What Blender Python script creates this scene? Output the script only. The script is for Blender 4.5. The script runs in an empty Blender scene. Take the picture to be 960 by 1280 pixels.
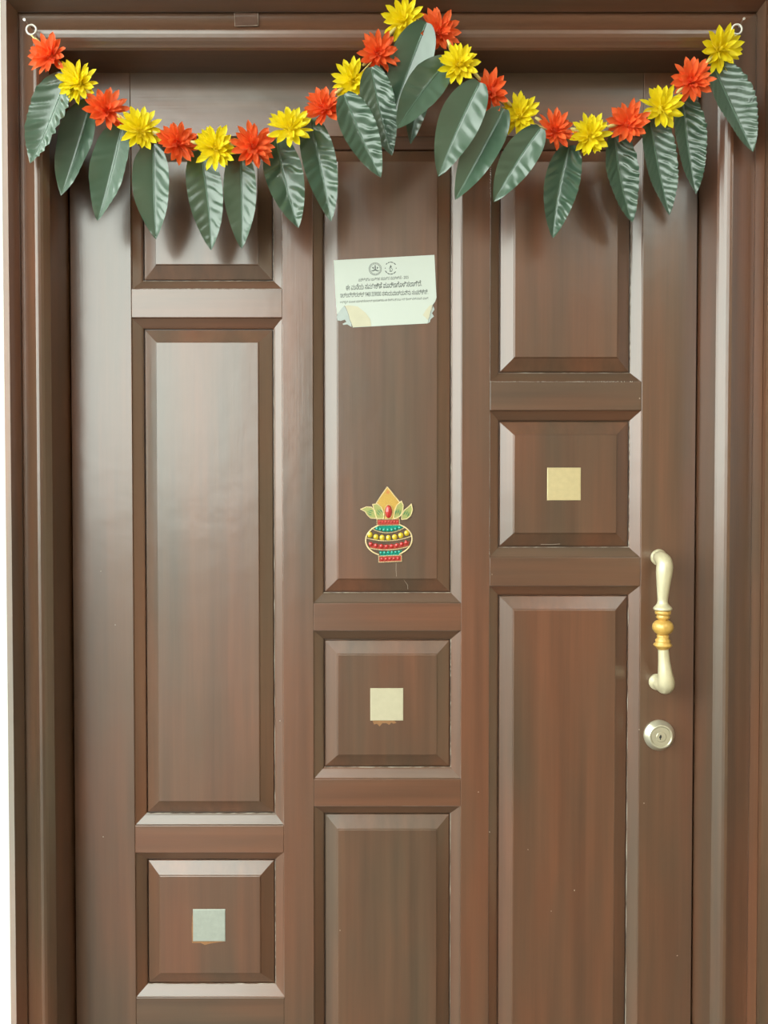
import bpy, math, random
from mathutils import Vector, Matrix, Euler

R = random.Random(7)
scene = bpy.context.scene
C = bpy.context.collection

# ------------------------------------------------------------------ camera
F, CX, CY = 960.0, 480.0, 640.0          # focal length and centre in pixels of the 960x1280 frame
D, PITCH, CZ = 1.135, math.radians(1.2), 1.33
cam = bpy.data.cameras.new('camera')
cam.sensor_fit = 'HORIZONTAL'
cam.sensor_width = 36.0
cam.lens = 36.0 * F / 960.0
cam.clip_start = 0.02
camo = bpy.data.objects.new('camera', cam)
camo.location = (0, -D, CZ)
camo.rotation_euler = (math.pi / 2 - PITCH, 0, 0)
C.objects.link(camo)
scene.camera = camo

# ------------------------------------------------------------------ overcast sky, exposure
world = bpy.data.worlds.new('overcast_sky')
scene.world = world
world.use_nodes = True
bg = world.node_tree.nodes['Background']
bg.inputs['Color'].default_value = (0.92, 1.0, 0.92, 1)
bg.inputs['Strength'].default_value = 9.5
vs = scene.view_settings
vs.view_transform = 'Standard'
vs.look = 'None'
vs.gamma = 1.0
vs.use_curve_mapping = False
vs.exposure = -0.46


# ------------------------------------------------------------------ helpers
def at(px, py, d=0.0):
    """point of the plane d metres in front of the door face that the photograph shows at (px, py)"""
    u, v = (px - CX) / F, -(py - CY) / F
    cp, sp = math.cos(PITCH), math.sin(PITCH)
    ry = cp + v * sp
    rz = -sp + v * cp
    t = (D - d) / ry
    return Vector((u * t, -d, CZ + rz * t))


def X(px, py, d=0.0): return at(px, py, d).x
def Z(py, d=0.0, px=480): return at(px, py, d).z
S = D / F                                # metres per pixel at the door face


def mesh(name, verts, faces, mat, smooth=False):
    me = bpy.data.meshes.new(name)
    me.from_pydata([tuple(v) for v in verts], [], faces)
    me.materials.append(mat)
    if smooth:
        me.polygons.foreach_set('use_smooth', [True] * len(me.polygons))
    me.update()
    return me


def wloc(o):
    v = Vector((0, 0, 0))
    while o is not None:
        v = v + o.location
        o = o.parent
    return v


def link(name, me, parent=None):
    o = bpy.data.objects.new(name, me)
    C.objects.link(o)
    if parent is not None:
        o.parent = parent
    return o


def part(name, verts, faces, mat, parent=None, smooth=False, origin=None):
    """verts in world space; the object keeps its origin at the parent's (or at origin)"""
    base = wloc(parent) if parent is not None else Vector((0, 0, 0))
    org = Vector(origin) if origin is not None else base
    me = mesh(name, [Vector(v) - org for v in verts], faces, mat, smooth)
    o = link(name, me, parent)
    o.location = org - base
    return o


def tag(o, label=None, cat=None, group=None, kind=None):
    if label: o['label'] = label
    if cat: o['category'] = cat
    if group: o['group'] = group
    if kind: o['kind'] = kind
    return o


def empty(name, loc):
    o = bpy.data.objects.new(name, None)
    o.empty_display_size = 0.02
    o.location = loc
    C.objects.link(o)
    return o


def loft(loops, cap0=True, cap1=True, closed=True):
    verts, faces = [], []
    n = len(loops[0])
    for lp in loops: verts += list(lp)
    for k in range(len(loops) - 1):
        a, b = k * n, (k + 1) * n
        for i in range(n if closed else n - 1):
            j = (i + 1) % n
            faces.append((a + i, a + j, b + j, b + i))
    if closed and cap0: faces.append(tuple(range(n - 1, -1, -1)))
    if closed and cap1: faces.append(tuple(range((len(loops) - 1) * n, len(loops) * n)))
    return verts, faces


def rect(x0, x1, z0, z1, y):
    return [(x0, y, z0), (x1, y, z0), (x1, y, z1), (x0, y, z1)]


def rects(specs):
    """specs: (x0,x1,z0,z1,y) from the back to the front"""
    return loft([rect(*s) for s in specs])


def board(x0, x1, z0, z1, yb, yf, c=0.0008):
    return rects([(x0, x1, z0, z1, yb), (x0, x1, z0, z1, yf + c),
                  (x0 + c * .3, x1 - c * .3, z0 + c * .3, z1 - c * .3, yf + c * .3),
                  (x0 + c, x1 - c, z0 + c, z1 - c, yf)])


def box(x0, x1, y0, y1, z0, z1):
    return loft([rect(x0, x1, z0, z1, y1), rect(x0, x1, z0, z1, y0)])


def join(*vf):
    V, Fc = [], []
    for v, f in vf:
        n = len(V)
        V += list(v)
        Fc += [tuple(i + n for i in q) for q in f]
    return V, Fc


def tube(pts, rad, n=8, closed=False, caps=True):
    pts = [Vector(p) for p in pts]
    m = len(pts)
    rr = rad if isinstance(rad, (list, tuple)) else [rad] * m
    loops = []
    up = Vector((0, 0, 1))
    prev = None
    for i, p in enumerate(pts):
        if closed:
            t = pts[(i + 1) % m] - pts[i - 1]
        else:
            t = pts[min(i + 1, m - 1)] - pts[max(i - 1, 0)]
        t.normalize()
        if prev is None:
            a = Vector((0, 1, 0)) if abs(t.y) < .9 else Vector((1, 0, 0))
            a = (a - t * a.dot(t)).normalized()
        else:
            a = (prev - t * prev.dot(t))
            a = a.normalized() if a.length > 1e-6 else prev
        prev = a
        b = t.cross(a)
        loops.append([p + (a * math.cos(2 * math.pi * k / n) + b * math.sin(2 * math.pi * k / n)) * rr[i] for k in range(n)])
    if closed:
        loops.append(loops[0])
        return loft(loops, False, False)
    return loft(loops, caps, caps)


def lathe(profile, n=24, axis='y', centre=(0, 0, 0)):
    """profile: (along, radius); axis y runs towards the camera for growing 'along'"""
    c = Vector(centre)
    loops = []
    for h, r in profile:
        lp = []
        for k in range(n):
            a = 2 * math.pi * k / n
            if axis == 'y':
                lp.append(c + Vector((r * math.cos(a), -h, r * math.sin(a))))
            else:
                lp.append(c + Vector((r * math.cos(a), r * math.sin(a), h)))
        loops.append(lp)
    return loft(loops)


# ------------------------------------------------------------------ materials
def new_mat(name):
    m = bpy.data.materials.new(name)
    m.use_nodes = True
    nt = m.node_tree
    return m, nt, nt.nodes, nt.links, nt.nodes['Principled BSDF']


def plain(name, col, rough=0.5, metal=0.0, noise=0.0, scale=40, spec=0.5, coat=0.0, bump=0.0):
    m, nt, N, L, P = new_mat(name)
    P.inputs['Roughness'].default_value = rough
    P.inputs['Metallic'].default_value = metal
    P.inputs['Specular IOR Level'].default_value = spec
    P.inputs['Coat Weight'].default_value = coat
    P.inputs['Coat Roughness'].default_value = 0.12
    P.inputs['Base Color'].default_value = (*col, 1)
    tc = N.new('ShaderNodeTexCoord')
    nz = N.new('ShaderNodeTexNoise')
    nz.inputs['Scale'].default_value = scale
    nz.inputs['Detail'].default_value = 4
    L.new(tc.outputs['Object'], nz.inputs['Vector'])
    if noise:
        mx = N.new('ShaderNodeMix')
        mx.data_type = 'RGBA'
        mx.inputs[6].default_value = (*[c * (1 - noise) for c in col], 1)
        mx.inputs[7].default_value = (*[min(1, c * (1 + noise)) for c in col], 1)
        L.new(nz.outputs['Fac'], mx.inputs[0])
        L.new(mx.outputs[2], P.inputs['Base Color'])
    if bump:
        bp = N.new('ShaderNodeBump')
        bp.inputs['Strength'].default_value = bump
        bp.inputs['Distance'].default_value = 0.001
        L.new(nz.outputs['Fac'], bp.inputs['Height'])
        L.new(bp.outputs['Normal'], P.inputs['Normal'])
    return m


def translucent(m, fac):
    """thin cloth: part of the light passes through"""
    nt = m.node_tree
    P = nt.nodes['Principled BSDF']
    out = [n for n in nt.nodes if n.type == 'OUTPUT_MATERIAL'][0]
    tr = nt.nodes.new('ShaderNodeBsdfTranslucent')
    mx = nt.nodes.new('ShaderNodeMixShader')
    mx.inputs[0].default_value = fac
    src = P.inputs['Base Color']
    if src.is_linked:
        nt.links.new(src.links[0].from_socket, tr.inputs['Color'])
    else:
        tr.inputs['Color'].default_value = src.default_value
    nt.links.new(P.outputs[0], mx.inputs[1])
    nt.links.new(tr.outputs[0], mx.inputs[2])
    nt.links.new(mx.outputs[0], out.inputs['Surface'])


def wood(name, vertical):
    """dark stained hardwood under worn semi-gloss varnish; grain runs along z or along x"""
    m, nt, N, L, P = new_mat(name)
    geo = N.new('ShaderNodeNewGeometry')
    oi = N.new('ShaderNodeObjectInfo')
    off = N.new('ShaderNodeVectorMath'); off.operation = 'SCALE'
    comb = N.new('ShaderNodeCombineXYZ')
    for i in range(3): L.new(oi.outputs['Random'], comb.inputs[i])
    L.new(comb.outputs[0], off.inputs[0]); off.inputs['Scale'].default_value = 7.0
    add = N.new('ShaderNodeVectorMath'); add.operation = 'ADD'
    L.new(geo.outputs['Position'], add.inputs[0]); L.new(off.outputs[0], add.inputs[1])

    def noise(sc, detail, stretch):
        mp = N.new('ShaderNodeMapping')
        mp.inputs['Scale'].default_value = (1, 1, stretch) if vertical else (stretch, 1, 1)
        L.new(add.outputs[0], mp.inputs['Vector'])
        nz = N.new('ShaderNodeTexNoise')
        nz.inputs['Scale'].default_value = sc
        nz.inputs['Detail'].default_value = detail
        nz.inputs['Roughness'].default_value = 0.55
        L.new(mp.outputs[0], nz.inputs['Vector'])
        return nz
    broad = noise(9, 3, 0.18)
    streak = noise(60, 6, 0.035)
    fine = noise(420, 3, 0.02)
    r1 = N.new('ShaderNodeValToRGB')
    e = r1.color_ramp.elements
    e[0].position, e[0].color = 0.36, (0.084, 0.050, 0.030, 1)
    e[1].position, e[1].color = 0.66, (0.140, 0.054, 0.027, 1)
    L.new(broad.outputs['Fac'], r1.inputs['Fac'])
    r2 = N.new('ShaderNodeValToRGB')
    e = r2.color_ramp.elements
    e[0].position, e[0].color = 0.30, (0.80, 0.81, 0.82, 1)
    e[1].position, e[1].color = 0.72, (1.20, 1.17, 1.14, 1)
    L.new(streak.outputs['Fac'], r2.inputs['Fac'])
    mul = N.new('ShaderNodeMix'); mul.data_type = 'RGBA'; mul.blend_type = 'MULTIPLY'
    mul.inputs[0].default_value = 1.0
    L.new(r1.outputs[0], mul.inputs[6]); L.new(r2.outputs[0], mul.inputs[7])
    L.new(mul.outputs[2], P.inputs['Base Color'])
    rr = N.new('ShaderNodeMapRange')
    rr.inputs['To Min'].default_value = 0.27
    rr.inputs['To Max'].default_value = 0.40
    L.new(streak.outputs['Fac'], rr.inputs['Value'])
    L.new(rr.outputs[0], P.inputs['Roughness'])
    P.inputs['Specular IOR Level'].default_value = 0.5
    P.inputs['Coat Weight'].default_value = 1.0
    P.inputs['Coat Roughness'].default_value = 0.22
    P.inputs['Coat IOR'].default_value = 1.53
    bp = N.new('ShaderNodeBump')
    bp.inputs['Strength'].default_value = 0.10
    bp.inputs['Distance'].default_value = 0.0006
    L.new(fine.outputs['Fac'], bp.inputs['Height'])
    wav = N.new('ShaderNodeTexNoise')
    wav.inputs['Scale'].default_value = 22
    wav.inputs['Detail'].default_value = 2
    L.new(add.outputs[0], wav.inputs['Vector'])
    bw = N.new('ShaderNodeBump')
    bw.inputs['Strength'].default_value = 0.12
    bw.inputs['Distance'].default_value = 0.004
    L.new(wav.outputs['Fac'], bw.inputs['Height'])
    L.new(bp.outputs['Normal'], bw.inputs['Normal'])
    L.new(bw.outputs['Normal'], P.inputs['Normal'])
    L.new(bw.outputs['Normal'], P.inputs['Coat Normal'])
    return m


WV = wood('dark_varnished_wood_upright_grain', True)
WH = wood('dark_varnished_wood_level_grain', False)
PLASTER = plain('white_plaster', (0.62, 0.62, 0.59), 0.8, noise=0.04, scale=8, bump=0.2)
FLOOR = plain('grey_stone_floor', (0.05, 0.04, 0.032), 0.5, noise=0.15, scale=3)
GROUND = plain('paved_ground', (0.16, 0.15, 0.135), 0.8, noise=0.15, scale=1)
TANWALL = plain('tan_painted_render', (0.40, 0.32, 0.22), 0.8, noise=0.06, scale=3)
DARKWALL = plain('dark_render', (0.20, 0.16, 0.13), 0.8, noise=0.1, scale=3)

# ------------------------------------------------------------------ the frame, its wall and an unseen porch that shapes the light
# frame profile, outside to inside: (left px at y=430, right px at y=430, head px at x=480, metres proud of the door face)
PROF = {
    'in':    (87.5, 871.5, 93.0, -0.004),
    'edge':  (62.0, 896.5, 61.0, 0.058),
    'ridge': (45.0, 914.5, 37.5, 0.068),
    'cove':  (27.0, 941.0, 16.0, 0.054),
    'step':  (25.6, 942.4, 14.6, 0.0585),
    'flat':  (12.0, 953.6, -1.0, 0.0740),
    'outer': (5.0, 957.6, -9.0, 0.0640),
}


def pf(k):
    l, r, h, d = PROF[k]
    return X(l, 430, d), X(r, 430, d), Z(h, d), d


prof = []
x0, x1, zh, d0 = pf('in')
prof.append((x0 + .015, x1 - .015, zh - .015, -0.045))
prof.append((x0, x1, zh, -0.045))
prof.append((x0, x1, zh, d0))
e = pf('edge'); prof.append((e[0] + .0012, e[1] - .0012, e[2] - .0012, e[3] - .002)); prof.append((e[0] - .001, e[1] + .001, e[2] + .001, e[3] + .001))
r_ = pf('ridge'); c_ = pf('cove')
for t in (.2, .4, .6, .8, .93):                  # slightly rounded face between the reveal and the ridge
    bulge = .0022 * math.sin(math.pi * t ** 1.3)
    g_ = lambda i: e[i] + (r_[i] - e[i]) * t
    prof.append((g_(0) + bulge * .5, g_(1) - bulge * .5, g_(2) - bulge * .5, g_(3) + bulge))
NC = 9
for i in range(NC + 1):
    s = 1 - i / NC
    f = lambda a, b: b + (a - b) * s
    prof.append((f(r_[0], c_[0]), f(r_[1], c_[1]), f(r_[2], c_[2]), c_[3] + (r_[3] - c_[3]) * s ** 2.0))
prof.append(pf('step'))
prof.append(pf('flat'))
prof.append(pf('outer'))
o_ = pf('outer')
prof.append((o_[0], o_[1], o_[2], 0.020))

frame = empty('trim_1', (0, 0, 0))
tag(frame, 'dark brown moulded wooden door frame with stepped profile around the door', 'door frame', kind='structure')
nP = len(prof)
for side in (0, 1):
    V, Fc = [], []
    for p in prof: V.append((p[side], -p[3], 0.0))
    for p in prof: V.append((p[side], -p[3], p[2]))
    for i in range(nP - 1):
        q = (i, i + 1, nP + i + 1, nP + i)
        Fc.append(q if side == 0 else q[::-1])
    part('frame_jamb', V, Fc, WV, frame)
V, Fc = [], []
for p in prof: V.append((p[0], -p[3], p[2]))
for p in prof: V.append((p[1], -p[3], p[2]))
for i in range(nP - 1): Fc.append((i, i + 1, nP + i + 1, nP + i))
part('frame_head', V, Fc, WH, frame)
# a second, prouder strip outside the right jamb
xs = X(953.8, 430, .074)
xr = X(958.0, 430, .081)
V, Fc = loft([[(xs, -.060, z), (xs + .0006, -.075, z), (xr, -.081, z), (xr + .05, -.081, z), (xr + .055, -.03, z)] for z in (0.0, pf('outer')[2])])
part('casing_strip', V, Fc, WV, frame)

# walls, floor, soffit
wy = -0.026
zt = o_[2]
part_w = join(box(-2.6, o_[0] + .004, wy, 0.12, 0, 3.0), box(xr + .03, 1.7, wy, 0.12, 0, 3.0),
              box(o_[0] + .004, xr + .03, wy, 0.12, zt - .004, 3.0))
tag(part('wall_front', *part_w, PLASTER), 'white plastered wall around the dark door frame', 'wall', kind='structure')
tag(part('floor', *box(-2.0, 1.7, -4.0, 0.12, -0.1, 0.0), FLOOR), 'grey stone porch floor', 'floor', kind='structure')
tag(part('added_ceiling', *box(-1.1, 1.7, -1.62, 0.12, 2.7, 2.9), PLASTER), 'unseen white soffit added above the door to limit the sky', 'added_ceiling', kind='structure')  # unseen soffit, sized to limit how much sky reaches the door
tag(part('added_wall_right', *box(1.45, 1.7, -4.0, wy - .001, 0, 2.7), TANWALL), 'unseen tan side wall added to bounce warm light', 'wall', kind='structure')  # unseen wall, tan tone set to brighten the right-facing bevels
tag(part('added_wall_back', *box(-0.6, 1.45, -3.6, -3.4, 0, 4.3), DARKWALL), 'unseen brown wall added opposite the door to block sky', 'wall', kind='structure')  # unseen wall, raised to block sky mirrored in the door's upper part
tag(part('ground', *box(-30, 30, -60, 12.0, -0.5, -0.12), GROUND), 'paved yard beyond the porch', 'ground', kind='structure')

# ------------------------------------------------------------------ the door
door = empty('door_1', (0, 0, 0))
tag(door, 'dark brown panelled wooden door with raised panels and square inlays', 'door', kind='structure')
DXL, DXR = X(88, 430) + .0005, X(871, 430) - .0005
ZTOP = Z(94) + .006
xL0, xL1 = X(164.4, 400), X(352.9, 400)
xM0, xM1 = X(391.6, 600), X(576.7, 600)
xR0, xR1 = X(612.2, 600), X(802.3, 470)
zt1 = Z(170.5)
cols = [
    (xL0, xL1, [(zt1, Z(361)), (Z(397), Z(1032)), (Z(1066), Z(1247))], 3),
    (xM0, xM1, [(zt1, Z(754)), (Z(788.5), Z(974)), (Z(1008), 0.20)], 2),
    (xR0, xR1, [(zt1, Z(477)), (Z(513), Z(696.7)), (Z(732.5), 0.20)], 2),
]
YB = 0.040
part('stile', *board(DXL, xL0, 0.004, ZTOP, YB, 0), WV, door)
part('stile', *board(xR1, DXR, 0.004, ZTOP, YB, 0), WV, door)
part('mullion', *board(xL1, xM0, 0.2, zt1, YB, 0), WV, door)
part('mullion', *board(xM1, xR0, 0.2, zt1, YB, 0), WV, door)
part('rail', *board(xL0, xR1, zt1, ZTOP, YB, 0), WH, door)
part('rail', *board(xL0, xR1, 0.004, 0.2, YB, 0), WH, door)

MW, MD = 0.0145, 0.0121          # sticking width and depth
BW = 0.0215                      # bevel width of a raised panel


def moulding(x0, x1, z0, z1, parent):
    pr = [(0, .0007), (0.0003, .0018), (.0012, .0026), (MW - .0024, MD - .0032), (MW - .0006, MD - .0018), (MW - .0001, MD - .0006), (MW, MD + .004)]
    cor = [((x0, z0), (1, 1)), ((x1, z0), (-1, 1)), ((x1, z1), (-1, -1)), ((x0, z1), (1, -1))]
    for k in range(4):
        (ax, az), (sx, sz) = cor[k]
        (bx, bz), (tx, tz) = cor[(k + 1) % 4]
        A = [(ax + sx * o, y, az + sz * o) for o, y in pr]
        B = [(bx + tx * o, y, bz + tz * o) for o, y in pr]
        V, Fc = loft([B, A], closed=False)
        part('moulding', V, Fc, WH if k in (0, 2) else WV, parent)


def panel(x0, x1, z0, z1):
    g = MW - .0012
    px0, px1, pz0, pz1 = x0 + g, x1 - g, z0 + g, z1 - g
    specs = []
    for o, y in [(0, .034), (0, MD + .003), (.0028, MD + .003), (.0029, MD - .0002), (.0036, MD - .0010), (BW, .0030), (BW + .0002, .0024), (BW + .0008, .0016), (BW + .0018, .0012)]:
        specs.append((px0 + o, px1 - o, pz0 + o, pz1 - o, y))
    o = part('panel', *rects(specs), WV, door)
    moulding(x0, x1, z0, z1, o)
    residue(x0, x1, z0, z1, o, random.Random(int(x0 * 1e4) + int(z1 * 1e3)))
    return o


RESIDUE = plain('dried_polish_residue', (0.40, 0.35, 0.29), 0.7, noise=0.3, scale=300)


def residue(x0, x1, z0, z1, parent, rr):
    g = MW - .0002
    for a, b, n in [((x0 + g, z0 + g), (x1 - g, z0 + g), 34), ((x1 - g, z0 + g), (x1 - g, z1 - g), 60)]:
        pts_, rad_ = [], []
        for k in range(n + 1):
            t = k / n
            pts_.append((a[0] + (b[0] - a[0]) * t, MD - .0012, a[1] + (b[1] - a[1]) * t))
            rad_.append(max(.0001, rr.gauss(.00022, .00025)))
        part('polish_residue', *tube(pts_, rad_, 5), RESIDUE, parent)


panels = {}
for ci, (a, b, lst, _) in enumerate(cols):
    prev = None
    for ri, (zu, zl) in enumerate(lst):
        if prev is not None:
            part('rail', *board(a, b, zu, prev, YB, 0), WH, door)
        panels[(ci, ri)] = panel(a, b, zl, zu)
        prev = zl
    if prev > .21:
        part('rail', *board(a, b, .2, prev, YB, 0), WH, door)

# square inlays
BRASS = plain('brushed_pale_brass', (0.62, 0.51, 0.29), 0.42, metal=0.35, noise=0.12, scale=120, bump=0.1)
IVORY = plain('worn_cream_inlay', (0.50, 0.45, 0.32), 0.45, metal=0.2, noise=0.10, scale=90, bump=0.1)
STEEL = plain('dull_silver_inlay', (0.37, 0.39, 0.345), 0.45, metal=0.35, noise=0.16, scale=130, bump=0.1)
for (key, cx, cy, w, h, m, lab) in [((2, 1), 705, 605, 42, 41, BRASS, 'pale brass square inlay'),
                                    ((1, 1), 483.5, 880.5, 41.5, 41, IVORY, 'cream square inlay with worn lower edge'),
                                    ((0, 2), 261.5, 1156.5, 41, 41, STEEL, 'dull silver square inlay with stained edge')]:
    p = at(cx, cy, -.0008)
    hw, hh = w * S / 2, h * S / 2
    o = part('inlay_plate', *rects([(p.x - hw, p.x + hw, p.z - hh, p.z + hh, .004), (p.x - hw, p.x + hw, p.z - hh, p.z + hh, .0008),
                                    (p.x - hw + .0006, p.x + hw - .0006, p.z - hh + .0006, p.z + hh - .0006, .0002)]), m, panels[key])
    o['label'] = lab

BARE = plain('bare_orange_wood', (0.26, 0.125, 0.05), 0.6, noise=0.3, scale=200)
for key, poly in [((1, 1), [(465.5, 900.6), (493, 900.8), (495.5, 903.6), (492, 904.6), (489, 903.2), (486.5, 906.2), (483, 903.8), (478, 904.0), (474.5, 908.0), (471, 904.6), (467.5, 905.6)]),
                  ((0, 2), [(241.4, 1137), (241.4, 1176.8), (281, 1176.8), (270, 1178.2), (262, 1179.6), (256, 1181.2), (251, 1178.6), (240.0, 1178.6), (239.6, 1160), (240.2, 1146)])]:
    f_ = [at(x, y, -.0011) for x, y in poly]
    b_ = [v + Vector((0, .0006, 0)) for v in f_]
    part('wear_mark', *loft([b_[::-1], f_[::-1]]), BARE, panels[key])

# ------------------------------------------------------------------ pull handle and lock
CREAM = plain('worn_cream_enamel', (0.62, 0.555, 0.37), 0.30, metal=0.2, noise=0.16, scale=70, coat=0.3)
YELLOW = plain('yellow_enamel', (0.60, 0.36, 0.085), 0.28, metal=0.15, noise=0.18, scale=120, coat=0.4)
CHROME = plain('pale_nickel', (0.74, 0.70, 0.55), 0.28, metal=0.75, noise=0.06, scale=90)
BLACK = plain('dark_slot', (0.01, 0.01, 0.01), 0.6)

handle = part('door_handle', *lathe([(0.0002, .0118), (.003, .0122), (.005, .0112), (.0065, .0095), (.0085, .0092), (.010, .0078)],
                                    24, 'y', at(822.8, 696.5)), CREAM, door, True)
part('mounting_rose', *lathe([(0.0002, .0118), (.003, .0122), (.005, .0112), (.0065, .0095), (.0085, .0092), (.010, .0078)],
                             24, 'y', at(820.5, 852)), CREAM, handle, True)


def hp(px, py, d): return at(px, py, d)


def smooth_path(keys, n=6):
    out, rad = [], []
    m = len(keys)
    for i in range(m - 1):
        p0, p1, p2, p3 = keys[max(i - 1, 0)], keys[i], keys[i + 1], keys[min(i + 2, m - 1)]
        for k in range(n):
            t = k / n
            def cr(a, b, c, e):
                return 0.5 * (2 * b + (c - a) * t + (2 * a - 5 * b + 4 * c - e) * t * t + (3 * b - a - 3 * c + e) * t ** 3)
            out.append(Vector([cr(p0[0][j], p1[0][j], p2[0][j], p3[0][j]) for j in range(3)]))
            rad.append(cr(p0[1], p1[1], p2[1], p3[1]))
    out.append(Vector(keys[-1][0])); rad.append(keys[-1][1])
    return out, rad


HD = 0.040
sc = (D - HD) / F
pts, rad = smooth_path([(hp(823, 696.5, .006), .0088), (hp(824.5, 697, .018), .0090), (hp(827.5, 698.6, .030), .0103), (hp(830.6, 704, .039), .0112),
                        (hp(830.5, 714, .041), 10.0 * sc), (hp(829.3, 730, .041), 8.3 * sc), (hp(828.6, 744, .040), 6.9 * sc), (hp(828.3, 752, HD), 6.3 * sc),
                        (hp(828.3, 756, HD), 8.0 * sc), (hp(828.3, 759.2, HD), 11.0 * sc), (hp(828.3, 761.6, HD), 11.4 * sc), (hp(828.3, 763, HD), 9.5 * sc)], 5)
part('upper_grip', *tube(pts, rad, 20), CREAM, handle, True)
pts, rad = smooth_path([(hp(829, 811.0, HD), 6.6 * sc), (hp(829.4, 815, HD), 6.6 * sc), (hp(830.3, 828, .040), 7.3 * sc), (hp(831.6, 842, .040), 9.0 * sc),
                        (hp(832.6, 853, .037), 10.6 * sc), (hp(831.6, 858.5, .030), .0108), (hp(827.5, 857, .020), .0100), (hp(822.5, 853.5, .006), .0088)], 5)
part('lower_grip', *tube(pts, rad, 20), CREAM, handle, True)
top_z = hp(828.4, 762.5, HD)
cz = lambda py: (hp(828.4, py, HD).z - hp(828.4, 787, HD).z)


def ring_stack(name, rows, mat):
    c = hp(828.6, 787, HD)
    prof_ = [(cz(py), r * sc) for py, r in rows]
    prof_.reverse()
    o = part(name, *lathe(prof_, 28, 'z', c), mat, handle, True)
    o['label'] = 'yellow enamelled collar' if 'collar' in name else 'yellow enamelled ball'


ring_stack('collar', [(762.6, 6), (763.2, 9.0), (765.5, 9.9), (767.5, 9.2), (768.4, 7.4), (769.4, 7.6), (771.2, 8.4), (773, 7.6), (774.4, 5.8), (775.5, 5.6)], YELLOW)
ring_stack('ball', [(774.5, 5.0), (775.6, 8.0), (778, 11.0), (781, 12.6), (784, 12.9), (787, 12.3), (790, 10.4), (792.4, 7.6), (793.6, 5)], YELLOW)
ring_stack('collar', [(792.8, 5), (793.6, 7.0), (795.4, 7.6), (797, 7.0), (798, 7.4), (800, 9.2), (802, 9.0), (803, 8.6), (804.8, 10.9), (806.4, 11.4), (808.2, 9.6), (809.6, 8.0), (811, 7.0), (812, 6)], YELLOW)

lock = part('lock_cylinder', *lathe([(.0001, .0228), (.0026, .0228), (.0029, .0227), (.0033, .0224), (.0101, .0174), (.0104, .0171), (.0106, .0166), (.0106, .0152), (.0105, .0149), (.0085, .0147)], 56, 'y', at(823.4, 918.6)), CHROME, door, True)
part('lock_face', *lathe([(.008, .0144), (.0098, .0143), (.0101, .0140), (.0101, .0078), (.0092, .0076)], 36, 'y', at(823.4, 918.6)), CHROME, lock)
part('lock_plug', *lathe([(.008, .0074), (.0104, .0073), (.0107, .0070)], 28, 'y', at(823.4, 918.6)), CHROME, lock)
kc = at(825.6, 921.8, .0110)
kv = [(kc.x + a * S, kc.y, kc.z + b * S) for a, b in [(-.6, -3.2), (.5, -3.0), (.5, -1.2), (1.5, -.2), (1.4, 1.6), (.9, 3.0), (0, 3.2), (-.7, 1.7), (-1.5, .4), (-1.3, -1.0), (-.5, -1.6)]]
part('keyhole', *loft([[(x, y + .0006, z) for x, y, z in kv], kv]), BLACK, lock)

# ------------------------------------------------------------------ survey notice
PAPER = plain('white_notice_paper', (0.54, 0.585, 0.54), 0.6, noise=0.02, scale=20)
CREAMP = plain('aged_paper_layer', (0.56, 0.53, 0.40), 0.7, noise=0.10, scale=60)
GREYP = plain('torn_paper_shred', (0.42, 0.47, 0.46), 0.7, noise=0.12, scale=90)
INK = plain('grey_print_ink', (0.09, 0.105, 0.10), 0.7)
PTL = Vector((417.2, 325.2))
ang = math.atan2(6.6, 126.0)
PY0 = 0.0010                                 # the panel field it is pasted on
paper = empty('paper_notice', at(481, 364, -PY0))
tag(paper, 'white printed survey notice with torn lower corners pasted on the centre panel', 'notice')


def pp(px, py, d): return at(px, py, -PY0 + d)


def sheet(name, pts, d, mat, parent=paper, th=.00025):
    f = [pp(x, y, d) for x, y in pts]
    b = [pp(x, y, d - th) for x, y in pts]
    return part(name, *loft([b[::-1], f[::-1]]), mat, parent)


sheet('sheet', [(417.3, 325.3), (480, 322.0), (543.0, 318.6), (544.3, 347), (545.6, 372), (544.0, 377), (541, 381), (540, 386), (538.2, 390), (537.0, 396),
                (535.6, 399), (534.6, 404.3), (490, 406.6), (441, 409.4), (439.5, 404), (437.2, 399.5), (436.0, 394), (433.5, 387), (430.8, 382.0), (427.5, 385), (424.5, 389), (421.3, 393.0), (419.6, 372)], .0005, PAPER)
sheet('peeled_layer', [(431, 382.3), (436, 381.5), (447, 383), (457, 391), (463, 399), (464, 407.6), (441.2, 408.9), (439.6, 404), (437.4, 399.5), (436.2, 394), (433.8, 387)], .0008, CREAMP)
sheet('peeled_layer', [(540.6, 380.8), (539.6, 386), (537.8, 390), (536.6, 396), (534.4, 400), (531, 396), (528.5, 394), (532, 388), (537, 382)], .0008, CREAMP)
sheet('torn_shred', [(430.6, 382.6), (426, 385.5), (423.0, 389), (421.0, 396), (421.8, 400.4), (426, 401.2), (431, 399.5), (433.0, 402.4), (428.2, 404.6), (429, 406.2), (434, 405.4), (439.4, 408.8), (439.4, 404.6), (437, 400), (435.8, 394.4), (433.3, 387.4)], .0004, GREYP)
sheet('torn_shred', [(543.2, 377.6), (541.6, 382), (543, 387), (540, 391.5), (542.4, 395.5), (538, 399.5), (537.4, 402.6), (534.9, 404), (535.8, 399.4), (537.2, 396.2), (538.6, 390), (540.2, 386)], .0004, GREYP)


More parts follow.
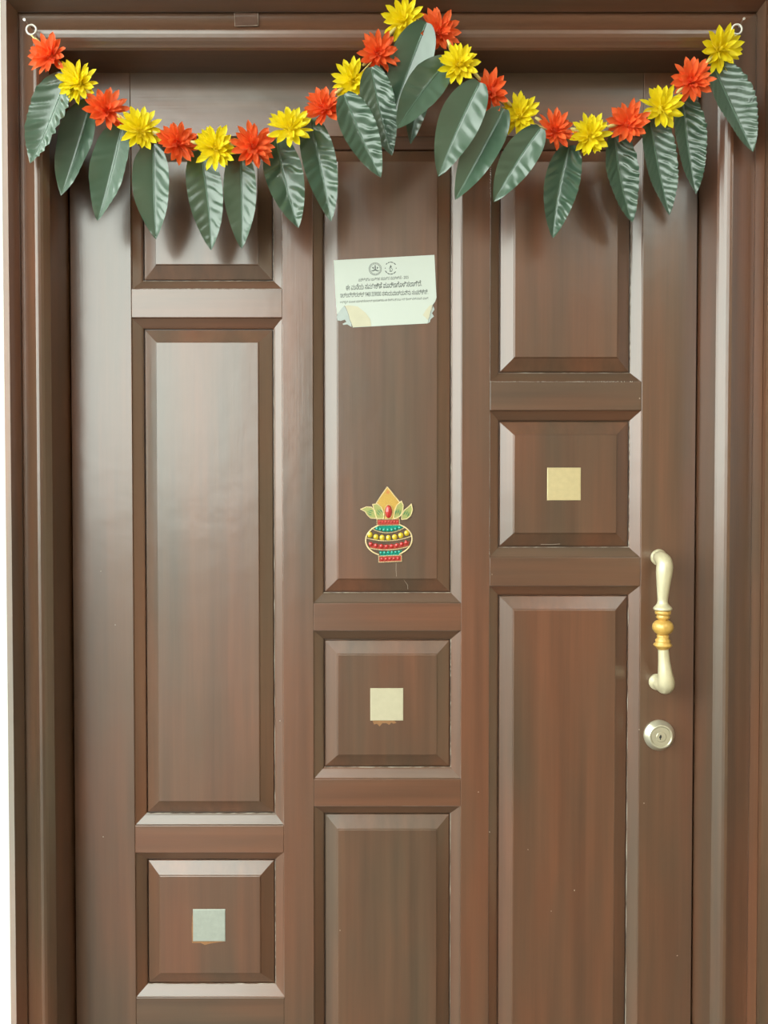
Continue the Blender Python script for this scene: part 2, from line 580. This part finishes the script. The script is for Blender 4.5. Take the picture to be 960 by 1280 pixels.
def ink_text(body, px0, px1, py0, pyr, hpx, bold=0.0):
    """one printed line, from (px0,py0) to (px1,pyr) along its baseline, hpx tall"""
    cu = bpy.data.curves.new('printed_line', 'FONT')
    cu.body = body
    cu.size = 1.0
    cu.offset = bold
    cu.resolution_u = 3
    to = bpy.data.objects.new('printed_line', cu)
    C.objects.link(to)
    bpy.context.view_layer.update()
    dg = bpy.context.evaluated_depsgraph_get()
    me = bpy.data.meshes.new_from_object(to.evaluated_get(dg))
    bpy.data.objects.remove(to)
    xs_ = [v.co.x for v in me.vertices]
    zs_ = [v.co.y for v in me.vertices]
    x0, x1, y0, y1 = min(xs_), max(xs_), min(zs_), max(zs_)
    base = wloc(paper)
    for v in me.vertices:
        t = (v.co.x - x0) / (x1 - x0)
        h = (v.co.y - y0) / (y1 - y0)
        w = pp(px0 + (px1 - px0) * t, py0 + (pyr - py0) * t - hpx * h, .00062) - base
        v.co = w
    me.materials.clear(); me.materials.append(INK)
    me.name = 'printed_line'
    return link('printed_line', me, paper)


ink_text('ಪರಿಶಿಷ್ಟ ಜಾತಿಗಳ ಸಮಗ್ರ ಸಮೀಕ್ಷೆ - 2025', 448, 510.7, 352.2, 348.6, 4.6)
ink_text('ಈ ಮನೆಯ ಸಮೀಕ್ಷೆ ಪೂರ್ಣಗೊಳಿಸಲಾಗಿದೆ.', 432.3, 527.2, 363.3, 358.0, 7.8, .010)
ink_text('ಇಲ್ಲದಿದ್ದಲ್ಲಿ 9481359000 ಸಹಾಯವಾಣಿಯನ್ನು ಸಂಪರ್ಕಿಸಿ.', 425.2, 535.2, 372.4, 368.0, 6.8, .006)
ink_text('ಆನ್‌ಲೈನ್ ಮೂಲಕ ಸಮೀಕ್ಷೆಯಲ್ಲಿ ಭಾಗವಹಿಸಲು ಈ ಕೆಳಗಿನ ಕ್ಯೂ ಆರ್ ಕೋಡ್ ಸ್ಕ್ಯಾನ್ ಮಾಡಿ.', 425.2, 535.8, 380.6, 375.6, 4.6)


def flat_ring(cx, cy, r0, r1, a0=0, a1=360, n=40):
    V, Fc = [], []
    for k in range(n + 1):
        a = math.radians(a0 + (a1 - a0) * k / n)
        V.append(pp(cx + r0 * math.cos(a), cy - r0 * math.sin(a), .00062))
        V.append(pp(cx + r1 * math.cos(a), cy - r1 * math.sin(a), .00062))
    for k in range(n): Fc.append((2 * k, 2 * k + 1, 2 * k + 3, 2 * k + 2))
    return V, Fc


def flat_poly(pts):
    return [pp(x, y, .00062) for x, y in pts], [tuple(range(len(pts)))[::-1]]


e1 = (469.0, 336.2)
bits = [flat_ring(*e1, 7.7, 8.1), flat_ring(*e1, 5.9, 6.2)]
for k in range(26):
    bits.append(flat_ring(*e1, 6.5, 7.4, k * 360 / 26, k * 360 / 26 + 7, 2))
q = lambda pts, c=e1: flat_poly([(c[0] + a, c[1] + b) for a, b in pts])
bits += [q([(-.55, -4.8), (.55, -4.8), (.75, -1.5), (.55, 1.2), (-.55, 1.2), (-.75, -1.5)]),
         q([(-1.0, .6), (0, 0), (1.0, .6), (2.8, 1.8), (4.4, 1.6), (4.6, 2.6), (2.6, 2.9), (0, 1.9), (-2.6, 2.9), (-4.6, 2.6), (-4.4, 1.6), (-2.8, 1.8)]),
         q([(-3.9, -1.8), (-2.9, -2.8), (-2.0, -2.0), (-1.9, -.4), (-2.9, .1), (-3.2, -1.0)]),
         q([(3.9, -1.8), (2.9, -2.8), (2.0, -2.0), (1.9, -.4), (2.9, .1), (3.2, -1.0)])]
part('emblem', *join(*bits), INK, paper)
e2 = (488.4, 335.2)
bits = []
for a0, a1 in [(35, 60), (66, 96), (100, 118), (124, 142), (206, 232), (237, 262), (267, 292), (298, 326)]:
    bits.append(flat_ring(*e2, 6.9, 8.0, a0, a1, 6))
bits += [flat_ring(e2[0] - 6.8, e2[1], 0, .7, 0, 360, 8), flat_ring(e2[0] + 6.8, e2[1], 0, .7, 0, 360, 8)]
q2 = lambda pts: flat_poly([(e2[0] + a, e2[1] + b) for a, b in pts])
bits += [q2([(0, -4.2), (.9, -2.6), (1.2, -1.4), (.7, -.6), (-.7, -.6), (-1.2, -1.4), (-.9, -2.6)]),
         flat_ring(e2[0] + .2, e2[1] + 1.9, 1.7, 2.2, -150, 130, 20), flat_ring(e2[0] - .8, e2[1] + .4, .8, 1.25, 60, 290, 14),
         q2([(-1.3, 3.6), (1.3, 3.6), (1.6, 4.4), (-1.6, 4.4)]), q2([(-1.0, 2.2), (0, 1.8), (.5, 2.6), (-.4, 3.1)])]
part('emblem', *join(*bits), INK, paper)

# ------------------------------------------------------------------ pot-shaped festive sticker
GOLD = plain('pale_gold_bead_string', (0.82, 0.66, 0.38), 0.35, metal=0.25, noise=0.15, scale=300)
GOLDFILL = plain('gold_glitter', (0.52, 0.32, 0.07), 0.35, metal=0.5, noise=0.45, scale=900, bump=0.6)
LEAFG = plain('pale_green_glitter', (0.36, 0.37, 0.13), 0.4, metal=0.3, noise=0.25, scale=700)
GREENG = plain('green_foil', (0.07, 0.22, 0.10), 0.3, metal=0.3)
REDG = plain('red_stone', (0.46, 0.018, 0.018), 0.10, coat=0.8)
REDB = plain('red_foil', (0.44, 0.055, 0.035), 0.35, metal=0.2)
TEALG = plain('teal_stone', (0.0, 0.26, 0.19), 0.10, coat=0.8)
YELG = plain('yellow_stone', (0.60, 0.44, 0.02), 0.10, coat=0.8)
pot = empty('pot_ornament', at(486, 703, -PY0))
tag(pot, 'gold, red and teal jewelled pot ornament stuck low on the centre panel', 'ornament')


def plate(name, pts, mat, d0, d1):
    f = [pp(x, y, d1) for x, y in pts]
    b = [pp(x, y, d0) for x, y in pts]
    return part(name, *loft([b[::-1], f[::-1]]), mat, pot)


def strand(pts, r=0.9, closed=False, name='bead_string', d=.0012, step=1.5):
    """string of tiny round beads along a pixel polyline"""
    P = [Vector(p) for p in pts] + ([Vector(pts[0])] if closed else [])
    samples = []
    carry = 0.0
    for a, b in zip(P[:-1], P[1:]):
        L_ = (b - a).length
        t = carry
        while t < L_:
            samples.append(a + (b - a) * (t / L_)); t += step
        carry = t - L_
    bits = []
    for s in samples:
        bits.append(dome(s.x, s.y, r, r, d - .0006, .0012, 6, 2))
    return part(name, *join(*bits), GOLD, pot, True)


def dome(cx, cy, rx, ry, d, h, n=10, rings=3):
    loops = []
    for k in range(rings + 1):
        a = (math.pi / 2) * k / (rings + .35)
        loops.append([pp(cx + rx * math.cos(a) * math.cos(2 * math.pi * i / n), cy + ry * math.cos(a) * math.sin(2 * math.pi * i / n), d + h * math.sin(a)) for i in range(n)][::-1])
    return loft(loops)


nut = [(484.2, 608.6), (489.5, 615), (495.5, 622.5), (500.5, 628.5), (501, 636), (498.5, 648.5), (471, 648.5), (468.8, 637), (470.5, 628.5), (477.5, 618)]
plate('coconut', nut, GOLDFILL, .0001, .0012)
strand([(470.5, 629), (477.5, 618.2), (484.2, 608.8), (489.5, 615.2), (495.5, 622.8), (500.5, 629)], d=.0014)
plate('coconut_crown', [(484.3, 612.5), (487.3, 615.6), (485.6, 617.4), (482.4, 616.6)], plain('brown_foil', (0.55, 0.20, 0.06), .4, metal=.3), .001, .0018)
for pts in ([(451.2, 636.6), (458, 633.6), (464, 634), (468.5, 638), (470.6, 648), (463.5, 647.8), (459, 643.4), (456.6, 639.4)],
            [(466, 630.6), (471.5, 629.8), (476.5, 634), (479.8, 641), (480.0, 648.4), (471.0, 648.2), (468.2, 640)],
            [(501.8, 626.6), (504.2, 631.5), (503.6, 639), (500, 645.5), (494.5, 648.2), (491.8, 647.8), (493.0, 639.5), (496.2, 631.5)],
            [(514.2, 630.2), (515.8, 637), (513.4, 644.5), (508.4, 648.8), (502.0, 649.4), (502.2, 643.8), (505.4, 638), (510, 634.2)]):
    o = plate('leaf_motif', pts, LEAFG, .0008, .0017)
    strand(pts, .9, True, d=.0019)
    c = sum((Vector(p) for p in pts), Vector((0, 0))) / len(pts)
    ax = (Vector(pts[0]) - c).normalized()
    nx = Vector((-ax.y, ax.x))
    for k in (-1, 0, 1):
        m = c + nx * k * 2.6 - ax * (1.0 + abs(k))
        a, b = m + ax * 4.2 - nx * k * .8, m - ax * 3.4
        w = nx * .75
        plate('leaf_vein', [tuple(a), tuple(m + w), tuple(b), tuple(m - w)], GREENG, .0017, .0021)
part('teardrop_stone', *dome(485.8, 639.6, 4.4, 8.3, .0012, .0034, 16, 5), REDG, pot, True)
strand([(485.8 + 5.1 * math.cos(a * math.pi / 12), 639.6 + 9.0 * math.sin(a * math.pi / 12)) for a in range(24)], .55, True, d=.0018)
plate('neck_band', [(472, 650.0), (498.6, 649.6), (498.8, 655.6), (472, 656)], REDB, .0001, .0013)
strand([(471.2, 649.2), (499.2, 648.8), (499.4, 656.2), (471.2, 656.8)], .7, True)
for k in range(7):
    part('stone', *dome(474.6 + k * 3.75, 652.8 - .05 * k, 1.25, 1.6, .0012, .0012), REDG, pot, True)
# pot body outline and bands
def el(a, rx=29.0, ry=20.5, c=(486.2, 674.6)): return (c[0] + rx * math.cos(math.radians(a)), c[1] - ry * math.sin(math.radians(a)) - (c[0] - 486.2) * .03 - rx * math.cos(math.radians(a)) * .03)
strand([el(a) for a in range(63, -64, -6)], 1.1)
strand([el(a) for a in range(118, 246, 6)], 1.1)
arc = lambda p0, p1, p2, n=12: [tuple((1 - t) ** 2 * Vector(p0) + 2 * t * (1 - t) * Vector(p1) + t * t * Vector(p2)) for t in [k / n for k in range(n + 1)]]
strand(arc((464.8, 660.5), (485, 672.5), (507.2, 658.6)), .8)
strand(arc((457.6, 672.4), (487, 680.8), (514.8, 670.0)), .8)
strand(arc((463.0, 685.4), (487, 690.4), (510.6, 683.0)), .8)
up_ = arc((466.5, 659.5), (485, 669.5), (505.5, 658.2))
plate('teal_band', up_ + [(499.5, 656.6), (485, 657.4), (472, 657.6)], TEALG, .0001, .0007)
plate('red_band', arc((460.5, 678.2), (487, 684.6), (512, 676.2)) + arc((510.4, 682.2), (487, 689.4), (463.2, 684.6)), REDB, .0001, .0007)
plate('teal_band', [(474, 688.8), (487, 690.0), (502.6, 687.4), (501, 693.4), (487, 695), (475.4, 694.4)], TEALG, .0001, .0007)
for x, y, r in [(471.4, 660.6, 2.1), (475.6, 661.6, 2.2), (480.2, 662.4, 2.3), (485.2, 662.6, 2.3), (490.2, 662.2, 2.3), (494.8, 661.2, 2.2), (499.6, 659.8, 2.1)]:
    part('stone', *dome(x, y, r, r * 1.15, .0006, .0022), TEALG, pot, True)
for x, y in [(462.5, 668.4), (470, 671.2), (477.7, 672.2), (485.6, 672.4), (493.5, 671.4), (501, 669.2), (508.5, 666.4)]:
    part('stone', *dome(x, y, 3.5, 3.9, .0001, .0030, 12, 4), YELG, pot, True)
for x, y in [(463.5, 680.2), (470, 682), (476.8, 682.8), (483.2, 683.2), (489.6, 682.8), (496, 681.8), (502.2, 680.2), (508, 678.2)]:
    part('stone', *dome(x, y, 2.8, 3.1, .0005, .0026), REDG, pot, True)
for k in range(6):
    part('stone', *dome(476.4 + k * 4.6, 691.2 - .25 * k, 2.0, 2.3, .0006, .0018), TEALG, pot, True)
plate('base_band', [(474, 695.8), (501.4, 694.6), (501.6, 701.2), (474.2, 702.2)], REDB, .0001, .0010)
strand([(473.4, 695.2), (501.8, 694.0), (502.0, 701.6), (473.6, 702.8)], .75, True)
for k in range(5):
    part('stone', *dome(477.6 + k * 5.0, 698.9 - .2 * k, 2.0, 2.3, .0009, .0018), REDG, pot, True)

SCRATCH = plain('pale_scratch', (0.34, 0.27, 0.22), 0.6)
for pts, w in ([[(495.2, 704, -.0010), (495.0, 712, -.0010), (495.6, 720.6, -.0010)], .00035],
               [[(503.5, 722.6, -.0022), (506.5, 727, -.0045), (509.5, 731.5, -.0066), (509.8, 736.5, -.0090)], .00035],
               [[(700, 680.0, -.0080), (690, 680.6, -.0082), (676, 680.4, -.0082)], .0004]):
    P_ = [at(*p) for p in pts]
    part('scratch', *tube([p + Vector((0, .0002, 0)) for p in P_], w, 6), SCRATCH, panels[(1, 0)] if pts[0][0] < 600 else panels[(2, 1)])
CHIPS = [(144, 781, 0), (126, 714, .0), (129, 1046, 0), (350, 901, 0), (425, 1163, -.001), (660, 1062, -.001), (718, 1113, -.001), (615, 718, 0),
         (799.5, 498, 0), (799, 912, 0), (805, 1004, 0), (846.5, 1194.5, 0), (689, 1139, -.001), (612, 1040, 0), (598, 990, 0)]
for cx, cy, d in CHIPS:
    p = at(cx, cy, d)
    a, b = R.uniform(.0006, .0012), R.uniform(.0006, .0014)
    vv = [p + Vector((a * math.cos(t), -.0001, b * math.sin(t))) for t in (0, 1.1, 2.0, 3.2, 4.4, 5.2)]
    part('chip', *loft([[v + Vector((0, .0004, 0)) for v in vv][::-1], vv[::-1]]), SCRATCH, door)

# ------------------------------------------------------------------ tape patch on the head
TAPE = plain('brown_glossy_tape', (0.11, 0.062, 0.045), 0.16, noise=0.2, scale=90, coat=0.6)
def cove_d(py):
    s = (py - 16.0) / (37.5 - 16.0)
    return .054 + .014 * max(0, min(1, s)) ** 2.0
V, Fc = [], []
rows = [15.6, 18, 21, 24, 27, 30, 32.6]
for i, py in enumerate(rows):
    for lift in (0.0016, 0.0004):
        for px in (293 + i * .15, 322.4 - i * .05):
            V.append(at(px, py + (px - 293) * -.02, cove_d(py) + lift))
for i in range(len(rows) - 1):
    a, b = 4 * i, 4 * i + 4
    Fc += [(a, b, b + 1, a + 1), (a + 2, a + 3, b + 3, b + 2), (a, a + 2, b + 2, b), (a + 1, b + 1, b + 3, a + 3)]
Fc += [(0, 1, 3, 2), (4 * len(rows) - 4, 4 * len(rows) - 2, 4 * len(rows) - 1, 4 * len(rows) - 3)]
tp = part('tape_patch', V, Fc, TAPE, origin=at(307, 24, .07))
for (ua, va, ub, vb) in ((0, 0, 1, 0), (1, 0, 1, 1), (1, 1, 0, 1), (0, 1, 0, 0)):
    line = []
    for k in range(7):
        u, v = ua + (ub - ua) * k / 6, va + (vb - va) * k / 6
        px, py = 293 + u * 29.2 + v * .6, 15.6 + v * 17.0
        line.append(at(px, py + (px - 293) * -.02, cove_d(py) + .0017))
    part('tape_edge', *tube(line, .00032, 5), SCRATCH, tp)
tag(tp, 'small brown rectangle of tape stuck on the door frame head', 'tape')

# ------------------------------------------------------------------ nails
NAIL = plain('bright_steel', (0.62, 0.60, 0.58), 0.3, metal=0.9)
for px, py, q2x, q2y, lab in [(39.5, 35.5, 30.2, 24.4, 'small steel nail in the frame corner above the orange flower end'),
                              (922.0, 36.0, 930.0, 23.2, 'small steel nail in the frame corner above the yellow flower end')]:
    a, b = at(px, py, .057), at(q2x, q2y, .0905)
    dv = (b - a).normalized()
    o = part('nail', *tube([a, b - dv * .001, b - dv * .0009, b], [.0009, .0009, .0017, .0017], 10), NAIL, origin=a)
    tag(o, lab, 'nail', 'nails the garland hangs from')

# ------------------------------------------------------------------ the garland
GD = 0.086                                     # its distance from the door face
gar = empty('flower_garland', at(480, 300, GD))
tag(gar, 'festive garland of orange and yellow cloth flowers with long green leaves', 'garland')
ORANGE = plain('orange_petal_cloth', (0.97, 0.15, 0.025), 0.6, noise=0.12, scale=60)
YELLOWF = plain('yellow_petal_cloth', (0.95, 0.79, 0.004), 0.6, noise=0.06, scale=60)
CORD = plain('yellow_cord', (0.70, 0.60, 0.22), 0.6, noise=0.2, scale=150)
RINGW = plain('white_plastic_ring', (0.75, 0.74, 0.70), 0.3, coat=0.3)
for m in (ORANGE, YELLOWF):
    P = m.node_tree.nodes['Principled BSDF']
    P.inputs['Sheen Weight'].default_value = 0.1
    translucent(m, 0.3)


def leaf_mat(name, col, rough, noise=.12):
    m = plain(name, col, rough, noise=noise, scale=30, coat=0.5, spec=0.6)
    P = m.node_tree.nodes['Principled BSDF']
    P.inputs['Sheen Weight'].default_value = 0.15
    return m


LEAF = leaf_mat('green_satin_leaf', (0.050, 0.098, 0.060), 0.29)
RIB = leaf_mat('pale_green_midrib', (0.09, 0.175, 0.12), 0.33)

flowers = [(64, 71), (99, 105), (133, 139), (176, 164), (222, 180), (270, 186), (317, 184), (363, 162), (406, 137), (441, 102), (473, 68),
           (504, 27), (548, 41), (574, 82), (613, 116), (649, 145), (693, 164), (737, 170), (784, 155), (826, 136), (864, 102), (898, 62)]
is_or = [1, 0, 1, 0, 1, 0, 1, 0, 1, 0, 1, 0, 1, 0, 1, 0, 1, 0, 1, 0, 1, 0]
gloc = wloc(gar)


def petal_mesh(name, L_, W_, cup, mat):
    V, Fc = [], []
    nu, nv = 6, 4
    for i in range(nu + 1):
        u = i / nu
        w = W_ * (0.34 + 0.66 * min(1, u / .5) ** .8) * (1 - max(0, (u - .62) / .38) ** 2.4 * .97)
        for j in range(nv + 1):
            v = -1 + 2 * j / nv
            V.append((v * w, -cup * (v * v) * w * .9 - .0008 * (1 - abs(v)) * 0 + 0.10 * L_ * u * u * -1, u * L_))
    for i in range(nu):
        for j in range(nv):
            a = i * (nv + 1) + j
            Fc.append((a, a + 1, a + nv + 2, a + nv + 1))
    return mesh(name, V, Fc, mat, True)


PET = {}
for o_, mt in ((1, ORANGE), (0, YELLOWF)):
    PET[o_] = [petal_mesh('petal', .0222, .0037, .55, mt), petal_mesh('petal', .0200, .0034, .75, mt), petal_mesh('petal', .0232, .0033, .40, mt)]


def petal_matrix(az, tilt, roll, r0=.002):
    # petal grows along +z in its own frame; turn it by az in the flower's plane, tip it towards the viewer (-y) by tilt
    return Matrix.Rotation(az, 4, 'Y') @ Matrix.Rotation(tilt, 4, 'X') @ Matrix.Translation((0, 0, r0)) @ Matrix.Rotation(roll, 4, 'Z')


for fi, ((fx, fy), o_) in enumerate(zip(flowers, is_or)):
    rr = random.Random(100 + fi)
    mt = ORANGE if o_ else YELLOWF
    fd = -.017 if fi in (11, 12) else -.010 if fi in (8, 9, 10, 15) else (.010 if fi == 13 else 0)
    c = at(fx, fy, GD + .006 + fd)
    fl = part('flower', *lathe([(-.006, .0018), (-.004, .0042), (0, .0050), (.003, .0036), (.005, .0016)], 10, 'y', c), mt, gar, True, origin=c)
    fl['label'] = 'orange cloth flower' if o_ else 'yellow cloth flower'
    tiltx, tiltz = rr.uniform(-.35, .25), rr.uniform(-.3, .3)
    fl.rotation_euler = (tiltx, rr.uniform(0, 6.28), tiltz)
    sc_ = rr.uniform(1.20, 1.34)
    fl.scale = (sc_, sc_, sc_)
    for k in range(13):
        p = link('petal', rr.choice(PET[o_]), fl)
        p.matrix_local = Matrix.Identity(4) @ petal_matrix(2 * math.pi * (k + rr.uniform(-.3, .3)) / 13, rr.uniform(.0, .30), rr.uniform(-.5, .5))
    V, Fc = [], []
    for ring, (n, t0, t1, s) in enumerate([(11, .16, .5, .93), (10, .45, .8, .80), (7, .85, 1.1, .62), (3, 1.15, 1.4, .45)]):
        for k in range(n):
            M = petal_matrix(2 * math.pi * (k + rr.uniform(-.3, .3)) / n, rr.uniform(t0, t1), rr.uniform(-.6, .6), .001) @ Matrix.Scale(s * rr.uniform(.85, 1.1), 4)
            me = rr.choice(PET[o_])
            b = len(V)
            V += [M @ v.co for v in me.vertices]
            Fc += [tuple(b + i for i in p.vertices) for p in me.polygons]
    ip = link('inner_petals', mesh('inner_petals', V, Fc, mt, True), fl)
    ip['kind'] = 'stuff'

# cord through the flowers and the pale tubes between them
nodes = [at(39.5, 44.5, .081)] + [at(x, y, GD - .001 + {8: -.010, 9: -.010, 10: -.010, 11: -.015, 12: -.015, 13: .006, 15: -.008}.get(i, 0)) for i, (x, y) in enumerate(flowers)] + [at(921, 44, .081)]
keys = [(p, .0011) for p in nodes]
pts, rad = smooth_path(keys, 4)
part('cord', *tube(pts, .0011, 6), CORD, gar, True)
for a, b in zip(nodes[:-1], nodes[1:]):
    dv = b - a
    f_ = Vector((0, -.013, 0))
    p0, p1 = a + dv * .40 + f_, a + dv * .70 + f_ * .6
    V, Fc = tube([p0, p0 + (p1 - p0) * .3, p0 + (p1 - p0) * .7, p1], [.0014, .0024, .0022, .0012], 8)
    part('cord_tube', V, Fc, CORD, gar, True)
for (rx, ry) in ((39.2, 37.2), (921.2, 36.6)):
    c = at(rx, ry, .078)
    rpx = 6.0 * (D - .078) / F
    V, Fc = tube([c + Vector((rpx * math.cos(a * math.pi / 12), 0, rpx * math.sin(a * math.pi / 12))) for a in range(24)], .0013, 8, True)
    part('hanging_ring', V, Fc, RINGW, gar, True)

# (attach px), (tip px), width px, fold, ripple left, ripple right, ripple count, turn, bow
leaves = [
    ((84, 92), (38, 205), 54, .30, .9, 1.9, 9, .20, .10),
    ((114, 126), (76, 245), 50, .34, .25, .35, 8, .10, .06),
    ((152, 158), (122, 276), 51, .34, .25, .55, 8, .10, .06),
    ((192, 180), (195, 299), 51, .34, .15, .55, 9, .05, .05),
    ((250, 187), (264, 313), 48, .34, .7, .8, 9, .0, .05),
    ((300, 188), (302, 311), 45, .36, .3, .6, 9, .0, .05),
    ((345, 172), (373, 285), 50, .30, 1.9, 1.7, 5, -.1, .10),
    ((387, 148), (414, 277), 46, .36, 1.0, 1.5, 8, .0, .06),
    ((430, 118), (476, 222), 48, .36, 1.0, 1.9, 9, .05, .05),
    ((464, 84), (490, 195), 46, .36, .6, 2.0, 11, .1, .05),
    ((533, 28), (490, 146), 54, .26, .25, .3, 6, .0, .08),
    ((560, 74), (496, 161), 46, .26, .6, .6, 6, -.05, .08),
    ((600, 103), (548, 221), 55, .30, .2, .3, 7, .05, .06),
    ((630, 136), (569, 250), 48, .34, .2, .4, 7, .05, .05),
    ((676, 160), (617, 253), 46, .34, .5, .6, 6, .0, .06),
    ((712, 182), (691, 298), 52, .36, 1.2, 1.9, 9, .05, .06),
    ((768, 164), (790, 278), 46, .34, 1.2, 2.0, 10, .05, .06),
    ((812, 146), (837, 269), 48, .36, .9, 2.0, 13, .05, .06),
    ((853, 118), (870, 243), 46, .36, .9, 2.0, 13, .05, .06),
    ((890, 80), (941, 190), 54, .34, .7, 2.0, 13, .05, .06),
    ((530, 84), (513, 180), 30, .26, .4, .4, 7, .0, .0),
]
for li, (a, t, wpx, fold, rl, rrp, nr, turn, bow) in enumerate(leaves):
    rr = random.Random(300 + li)
    back = li == 20
    da = GD - .012 - (.012 if back else 0) + {8: .048, 9: .037, 10: .020, 11: .016, 12: .036, 13: .022, 14: .030, 0: .012, 19: .009, 7: .004, 17: .006, 6: -.004}.get(li, 0)
    fold *= 1.8 if 15 <= li <= 19 else 1.4
    A = at(*a, da)
    B = at(*t, da + rr.uniform(-.004, .004) - (0 if li in (0, 19) else .006) + {1: -.014, 2: -.014, 3: -.016, 4: -.016, 5: -.016, 7: -.010, 12: -.016, 13: -.012, 14: -.016, 15: -.014, 16: -.014, 17: -.014, 18: -.012, 10: -.030, 11: .026, 8: -.006, 9: -.012}.get(li, 0))
    ax = B - A
    L_ = ax.length
    ax.normalize()
    nrm = Vector((0, -1, 0))
    side = ax.cross(nrm).normalized()          # picture-left to right is checked below
    if side.x < 0: side = -side
    nrm = side.cross(ax).normalized()
    if nrm.y > 0: nrm = -nrm
    side_t = (side * math.cos(turn) + nrm * math.sin(turn))
    nrm_t = (nrm * math.cos(turn) - side * math.sin(turn))
    W_ = wpx * (D - da) / F / 2
    nu, nv = 56, 9
    V, Fc, mid = [], [], []
    ph = rr.uniform(0, 6.28)
    curve = rr.uniform(-.05, .05)
    for i in range(nu + 1):
        u = i / nu
        ue = .02 + .98 * u
        w = W_ * 1.02 * (ue ** .58 * (1 - u) ** .86) / (.403 ** .58 * .597 ** .86)
        cen = A + ax * (L_ * u) + nrm_t * (-bow * L_ * (4 * u * (1 - u)) * .5) + side_t * (curve * L_ * 4 * u * (1 - u) * .5)
        for j in range(-nv, nv + 1):
            v = j / nv
            amp = (rl if v < 0 else rrp) * .0011
            env = min(1, abs(v) * 2.2) * math.sin(math.pi * min(1, .06 + u * .94)) ** .5
            s_ = 2 * math.pi * nr * (u - abs(v) * w / L_ * (.9 if nr > 9 else .75)) + ph + (1.3 if v < 0 else 0)
            s_ += 1.1 * math.sin(2 * math.pi * 1.7 * u + ph) + .7 * math.sin(2 * math.pi * 3.3 * u + 2.5 * v + 2 * ph)
            amp *= .65 + .55 * math.sin(2 * math.pi * 2.3 * u + 1.7 * v + 3 * ph) ** 2
            rip = amp * env * (math.sin(s_) + .35 * math.sin(1.7 * s_ + 2 * v + ph))
            edge = .0012 * math.sin(2 * math.pi * (2.2 * u) + ph * 2 + (2 if v > 0 else 0)) * abs(v) ** 3
            h = fold * abs(v) ** 1.15 * w + rip + edge
            V.append(cen + side_t * (v * w * math.cos(fold)) + nrm_t * h)
        mid.append(cen + nrm_t * .0002)
    m2 = 2 * nv + 1
    for i in range(nu):
        for j in range(m2 - 1):
            b = i * m2 + j
            Fc.append((b, b + 1, b + m2 + 1, b + m2))
    lf = part('leaf', V, Fc, LEAF, gar, True, origin=A)
    if li == 6: lf['label'] = 'crumpled green cloth leaf'
    if back: lf['label'] = 'green cloth leaf hidden behind the others'
    V, Fc = tube(mid[1:-2], [.0009 * (1 - .6 * k / nu) for k in range(nu - 2)], 6)
    part('midrib', V, Fc, RIB, lf, True)
